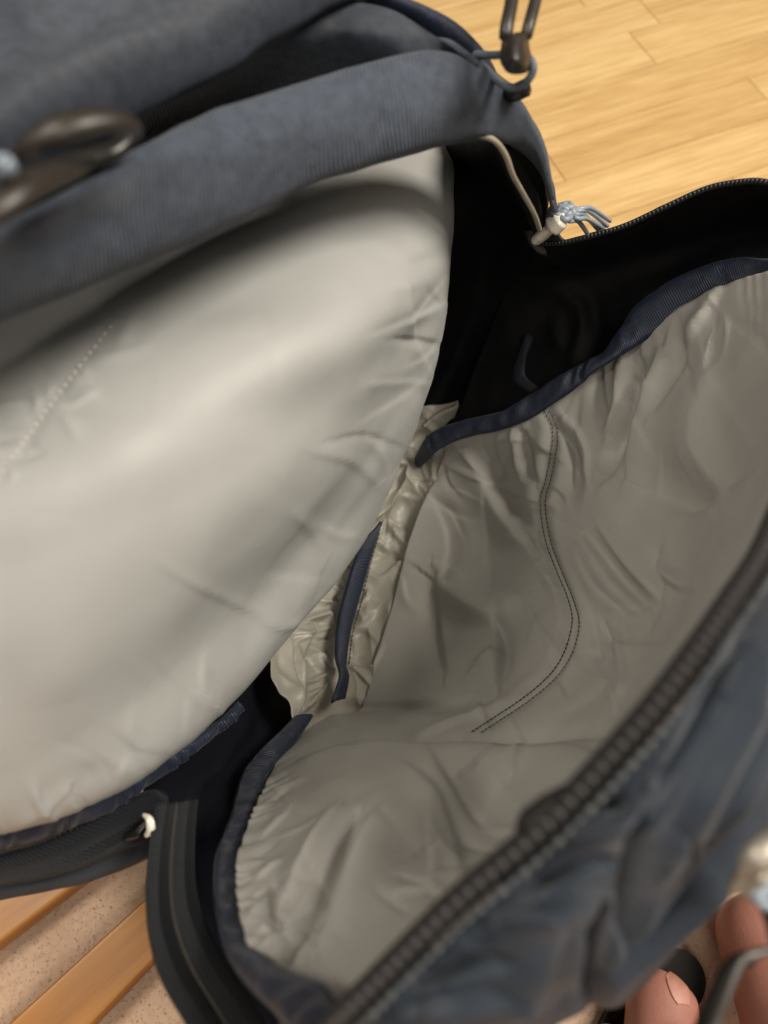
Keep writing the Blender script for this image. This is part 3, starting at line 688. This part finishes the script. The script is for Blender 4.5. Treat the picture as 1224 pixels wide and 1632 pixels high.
for i, (e, m1) in enumerate((((968,360), (935,334)), ((955,368), (928,340)), ((972,352), (940,330)), ((940,378), (918,350)), ((962,364), (932,346)))):
    tube('cord_strand', [(896,338,.242), (m1[0]-12, m1[1]+2, .244), (m1[0]+4, m1[1]+3, .238), (e[0], e[1], .214)], .0010, M['cord'], zs, 30, 7)

# ---- the rim zip of the front wall
zipo = strip('rim_zipper', off(ZC, -22, -.006), off(ZC, 23, -.001), M['rim_tape'], bag, 160, 9, .0018, .002)
tube('zip_bulge', [(828,1345,.340),(845,1312,.342),(868,1292,.342),(905,1255,.343)], [.001, .0024, .0022, .0008], M['rim_tape'], zipo, 24, 10)
tm2 = tooth_mesh('zip_tooth', .0012, .0006, M['coil'])
path = resample(ZC, step=.0024)
upz = (-.1, .0, 1)
place_along(path, tm2, 'zip_tooth', zipo, up=upz, side_shift=-.0002, lift=.0016)
# stitches beside the zip
stp = []
sp = resample(off(ZC, 31, .0), step=.0024)
for i in range(len(sp)-1):
    a, b = sp[i], sp[i]+(sp[i+1]-sp[i])*.72
    m = (a+b)/2+np.array([0, 0, .0012])
    stp.append(tube_data(resample([Vector(a), Vector(m), Vector(b)], 5), np.array([.0003, .0006, .0007, .0006, .0003])*rg.uniform(.6, 1.25), 6))
V, Fc = join(stp); tag(link('zip_stitching', mesh('zip_stitching', V, Fc), M['thread'], zipo), kind='stuff')

# outer front panel
v0 = off(ZC[::2]+[ZC[-1]], 22, -.002)
v0 = [(470,1740,.30),(590,1610,.326),(700,1503,.334),(838,1380,.342),(965,1255,.348),(1110,1080,.348),(1180,985,.343),(1270,850,.332),(1340,700,.312)]
v0 = [tuple(p) for p in v0]
v1 = [(560,1760,.30),(680,1660,.324),(790,1540,.336),(910,1430,.342),(1040,1310,.347),(1130,1190,.347),(1220,1060,.340),(1310,930,.326),(1390,770,.305)]
v2 = [(640,1800,.29),(740,1720,.306),(850,1610,.318),(960,1500,.324),(1080,1390,.328),(1180,1270,.328),(1260,1150,.32),(1350,1010,.305),(1440,850,.285)]
v3 = [(720,1790,.26),(800,1690,.276),(900,1626,.283),(1000,1574,.288),(1110,1478,.292),(1200,1372,.29),(1290,1250,.284),(1400,1090,.268),(1490,930,.245)]
v4 = [(x-50, y-45, .17) for x, y, z in v3]; v5 = [(x-150, y-130, .015) for x, y, z in v3]
st = [([(1190,1030),(1150,1120),(1100,1210),(1062,1280),(1020,1350)], 17, -.0050), ([(1215,1050),(1180,1140),(1130,1230),(1095,1300),(1060,1370)], 20, .0040), ([(1150,1040),(1100,1130),(1050,1220)], 20, .0025),
      ([(1030,1340),(1000,1400),(985,1460),(990,1500)], 14, -.0032), ([(962,1440),(942,1500),(940,1550),(948,1600)], 11, -.0030), ([(990,1470),(968,1530),(970,1590)], 20, .0018), ([(925,1470),(910,1530),(915,1590)], 20, .0018),
      ([(1060,1370),(1040,1440),(1010,1510),(960,1580)], 30, .0014), ([(1075,1310),(1098,1345),(1105,1375)], 9, -.001),
      ([(905,1290),(970,1285),(1040,1255),(1070,1230)], 12, -.0035), ([(880,1330),(950,1325),(1020,1290)], 18, .0035), ([(830,1420),(900,1400),(980,1390)], 13, -.0040), ([(800,1470),(880,1440),(960,1430)], 22, .0035),
      ([(660,1575),(730,1550),(800,1535)], 13, -.0038), ([(640,1620),(740,1590),(830,1580)], 18, .003), ([(1260,1210),(1170,1330),(1090,1430),(1000,1520),(900,1590)], 17, -.0028),
      ([(1270,1250),(1180,1370),(1090,1470),(980,1560)], 16, .0030), ([(1240,1120),(1190,1220),(1130,1330)], 16, .0035), ([(880,1480),(840,1560),(820,1620)], 26, .003)]
st = [(l, w*1.0, a*(1.5 if a < 0 else 1.1), 2+(i % 2)) for i, (l, w, a) in enumerate(st)]+pull_folds(v0[1:7], 1, 14, 60, 200, .0006, 41, 10, 18)
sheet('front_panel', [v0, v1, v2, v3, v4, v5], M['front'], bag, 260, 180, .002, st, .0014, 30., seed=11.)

# stitching lines of the lining
def stitches(name, line, z_of, step, rad, mat, lift=.0006, gap=.68):
    pts = []
    V, NN = SHEETS[z_of]; fv = V.reshape(-1, 3); fn = NN.reshape(-1, 3); pxs = to_px(fv)
    L = catmull(np.array(line, float), 300); d = np.r_[0, np.cumsum(np.linalg.norm(np.diff(L, axis=0), axis=1))]
    t = np.arange(0, d[-1], step); S = np.stack([np.interp(t, d, L[:, k]) for k in range(2)], 1)
    def on(p):
        dd = np.hypot(pxs[:, 0]-p[0], pxs[:, 1]-p[1]); k = np.argsort(dd)[:4]; wt = 1/(dd[k]+.3); wt /= wt.sum()
        q = (fv[k]*wt[:, None]).sum(0); nn = (fn[k]*wt[:, None]).sum(0)
        z = q[2]; base = np.array(P(p[0], p[1], z)); return base+nn*lift
    for i in range(len(S)-1):
        a = on(S[i]); b = on(S[i]+(S[i+1]-S[i])*gap); pts.append(tube_data(np.array([a, (a+b)/2+[0, 0, .0001], b]), rad, 5))
    V, Fc = join(pts); o = link(name, mesh(name, V, Fc), mat, bag); return tag(o, kind='stuff')
stitches('lining_stitching', SEAM, 'front_lining', 7, .00022, M['dthread'])
stitches('lining_stitching', [(x+8+4*(i > 6), y+3*(i > 6)) for i, (x, y) in enumerate(SEAM)], 'front_lining', 7, .00022, M['dthread'])
stitches('lining_stitching', [(178,520),(110,608),(50,690),(-10,770)], 'back_lining', 13, .00022, M['lthread'], .0003, .5)
stitches('lining_stitching', [(604,850),(590,900),(575,965),(562,1012),(556,1062)], 'bottom_lining', 7, .0003, M['dthread'], .001)
# small webbing loop on the black gusset
strip('webbing_loop', [(838,530,.152),(826,560,.15),(816,592,.15),(822,612,.148),(842,626,.142)], [(852,540,.15),(840,565,.152),(836,592,.154),(842,604,.15),(858,616,.142)], M['dark'], bag, 30, 7, .001, .0015)

# ---- near zip pull at the right edge of the front panel
zp = empty('zip_slider', P(1200, 1400, .33)); zp.parent = bag; zp.matrix_parent_inverse = parent_inv(bag)
tube('slider_body', [(1185,1392,.336),(1205,1370,.341),(1230,1352,.341),(1262,1340,.338)], [.0014, .0026, .0028, .0026], M['gold'], zp, 24, 12, flat=.7)
tube('slider_body', [(1168,1420,.330),(1180,1400,.333),(1192,1384,.336)], [.0010, .0014, .0012], M['gold'], zp, 14, 10)
tube('slider_body', [(1190,1425,.330),(1200,1408,.333),(1215,1395,.336)], [.0010, .0013, .0012], M['gold'], zp, 14, 10)
kn = []
for i in range(5):
    c = (1212+rk.uniform(-8, 14), 1415+rk.uniform(-16, 16)); pth = [(c[0]+16*math.cos(k*.9+i), c[1]+15*math.sin(k*.9+i*1.7), .330+.003*math.sin(k+i)) for k in range(8)]
    kn.append(tube_data(resample(pth, 30), .0009, 7))
V, Fc = join(kn); link('cord_knot', mesh('cord_knot', V, Fc), M['cord'], zp)
tube('cord_strand', [(1214,1430,.328),(1226,1460,.322),(1236,1500,.32)], .0012, M['sole'], zp, 20, 8)
tube('pull_ring', [(1118,1680,.31),(1140,1630,.313),(1160,1580,.316),(1182,1532,.318),(1204,1520,.318),(1250,1512,.316)], .0009, M['steel'], zp, 50, 10)
tube('pull_ring', [(1098,1680,.307),(1124,1628,.309),(1144,1580,.311),(1166,1540,.313),(1196,1526,.313)], .0014, M['sole'], zp, 40, 10)  # dark tube stands for the shaded side of the flat metal

# ---------------------------------------------------------------- the person: bare feet at the lower right
per = empty('person', P(1120, 1640, 0), label='person standing on the carpet, bare toes and dark sandal showing below the bag', cat='person')
def skin_body():
    J = {}; verts = []; rad = []; edges = []
    def add(p, r, prev=None):
        verts.append(Vector(p)); rad.append(r if hasattr(r, '__len__') else (r, r)); i = len(verts)-1
        if prev is not None: edges.append((prev, i))
        return i
    pel = add((.46, -.55, .26), .075)
    def leg(knee, ankle, heel, ball, toes):
        h = add(Vector((.46, -.55, .26)).lerp(Vector(knee), .35), .07, pel)
        k = add(knee, .048, h); c = add(Vector(knee).lerp(Vector(ankle), .4), .044, k)
        a = add(ankle, .028, c)
        m = add(Vector(ankle).lerp(Vector(ball), .5)+Vector((0, 0, -.004)), (.028, .024), a)
        b = add(ball, (.030, .017), m)
        for chain in toes:
            pv = b
            for p, r in chain: pv = add(p, r, pv)
    # foot 1: big toe at (1050, 1590); foot 2 further right
    z = .024
    t1 = P(1052, 1584, z); t1b = P(1052, 1640, z+.002); bl = P(1075, 1760, .03)
    tb = [[(P(1056, 1645, z+.002), .0190), (P(1054, 1608, z), .0192), (P(1057, 1580, z), .0188), (P(1068, 1556, z-.002), .0140)]]
    fd = (t1-bl).normalized(); sd = Vector((-fd.y, fd.x, 0))
    for q in range(1, 5):
        tip = t1+sd*(.027*q)-fd*(.010*q+.004); tip.z = .016
        tb.append([(tip-fd*.028+Vector((0, 0, .006)), .0085), (tip, .008)])
    leg((.31, -.24, .34), P(1110, 2000, .09), None, bl, tb)
    b2 = P(1250, 1585, .034); t2 = P(1205, 1470, .026)
    tb2 = [[(P(1236, 1540, .03), .026), (P(1216, 1490, .028), .025), (P(1196, 1452, .026), .022), (P(1185, 1430, .022), .013)]]
    fd = (t2-b2).normalized(); sd = Vector((fd.y, -fd.x, 0))
    for q in range(1, 5):
        tip = t2+sd*(.028*q)-fd*(.010*q); tip.z = .016
        tb2.append([(tip-fd*.028+Vector((0, 0, .006)), .0085), (tip, .008)])
    leg((.48, -.20, .34), P(1330, 1830, .09), None, b2, tb2)
    me = bpy.data.meshes.new('body'); me.from_pydata([tuple(v) for v in verts], edges, []); o = link('body', me, M['skin'], per)
    md = o.modifiers.new('skin', 'SKIN'); md.use_smooth_shade = True
    sv = me.skin_vertices[0].data
    for i, r in enumerate(rad): sv[i].radius = r
    sv[0].use_root = True
    s = o.modifiers.new('sub', 'SUBSURF'); s.levels = 3; s.render_levels = 3
    return o
body = skin_body()
# the nail, laid on the upper right side of the big toe
from mathutils.bvhtree import BVHTree
bpy.context.view_layer.update()
dg = bpy.context.evaluated_depsgraph_get(); ev = body.evaluated_get(dg); em = ev.to_mesh()
tree = BVHTree.FromPolygons([body.matrix_world @ v.co for v in em.vertices], [p.vertices[:] for p in em.polygons])
def on_toe(x, y):
    o = Vector((0, 0, H)); d = (P(x, y, 0)-o).normalized(); hit, nn, i, t = tree.ray_cast(o, d)
    if hit is None or hit.z < .008: return None
    return hit+nn*.0007
nail_px = ([(1062,1555),(1068,1549),(1075,1547),(1083,1553)], [(1063,1565),(1073,1561),(1083,1559),(1092,1564)],
           [(1067,1578),(1078,1574),(1088,1573),(1096,1577)], [(1073,1591),(1083,1588),(1091,1588),(1098,1591)], [(1080,1601),(1087,1601),(1093,1602),(1098,1604)])
nail = []
for r in nail_px:
    row = []
    for x, y in r:
        q = None
        for back in range(40):
            q = on_toe(x-back*1.0, y+back*.6)
            if q is not None: break
        row.append(q if back == 0 else q+Vector((.0006*back*.3, 0, -.0004*back)))
    nail.append(row)
sheet('toenail', nail, M['nail'], per, 20, 20, .0012)
# sandal sole under the toe
def sole():
    bm = bmesh.new()
    pts = [(1060,1520),(1085,1512),(1104,1522),(1119,1541),(1125,1566),(1120,1592),(1108,1606),(1096,1612),(1100,1660),(1105,1760),(1000,1800),(940,1700),(975,1600),(1010,1545)]
    A = catmull(np.array(pts+[pts[0]], float), 90)[:-1]
    t = [bm.verts.new(P(x, y, .012)) for x, y in A]; b = [bm.verts.new(v.co-Vector((0, 0, .007))) for v in t]
    bm.faces.new(t); bm.faces.new(b[::-1])
    for i in range(len(t)): bm.faces.new((t[i], b[i], b[(i+1) % len(t)], t[(i+1) % len(t)]))
    bmesh.ops.recalc_face_normals(bm, faces=bm.faces)
    me = bpy.data.meshes.new('sandal'); bm.to_mesh(me); bm.free(); link('sandal', me, M['sole'], per)
sole()
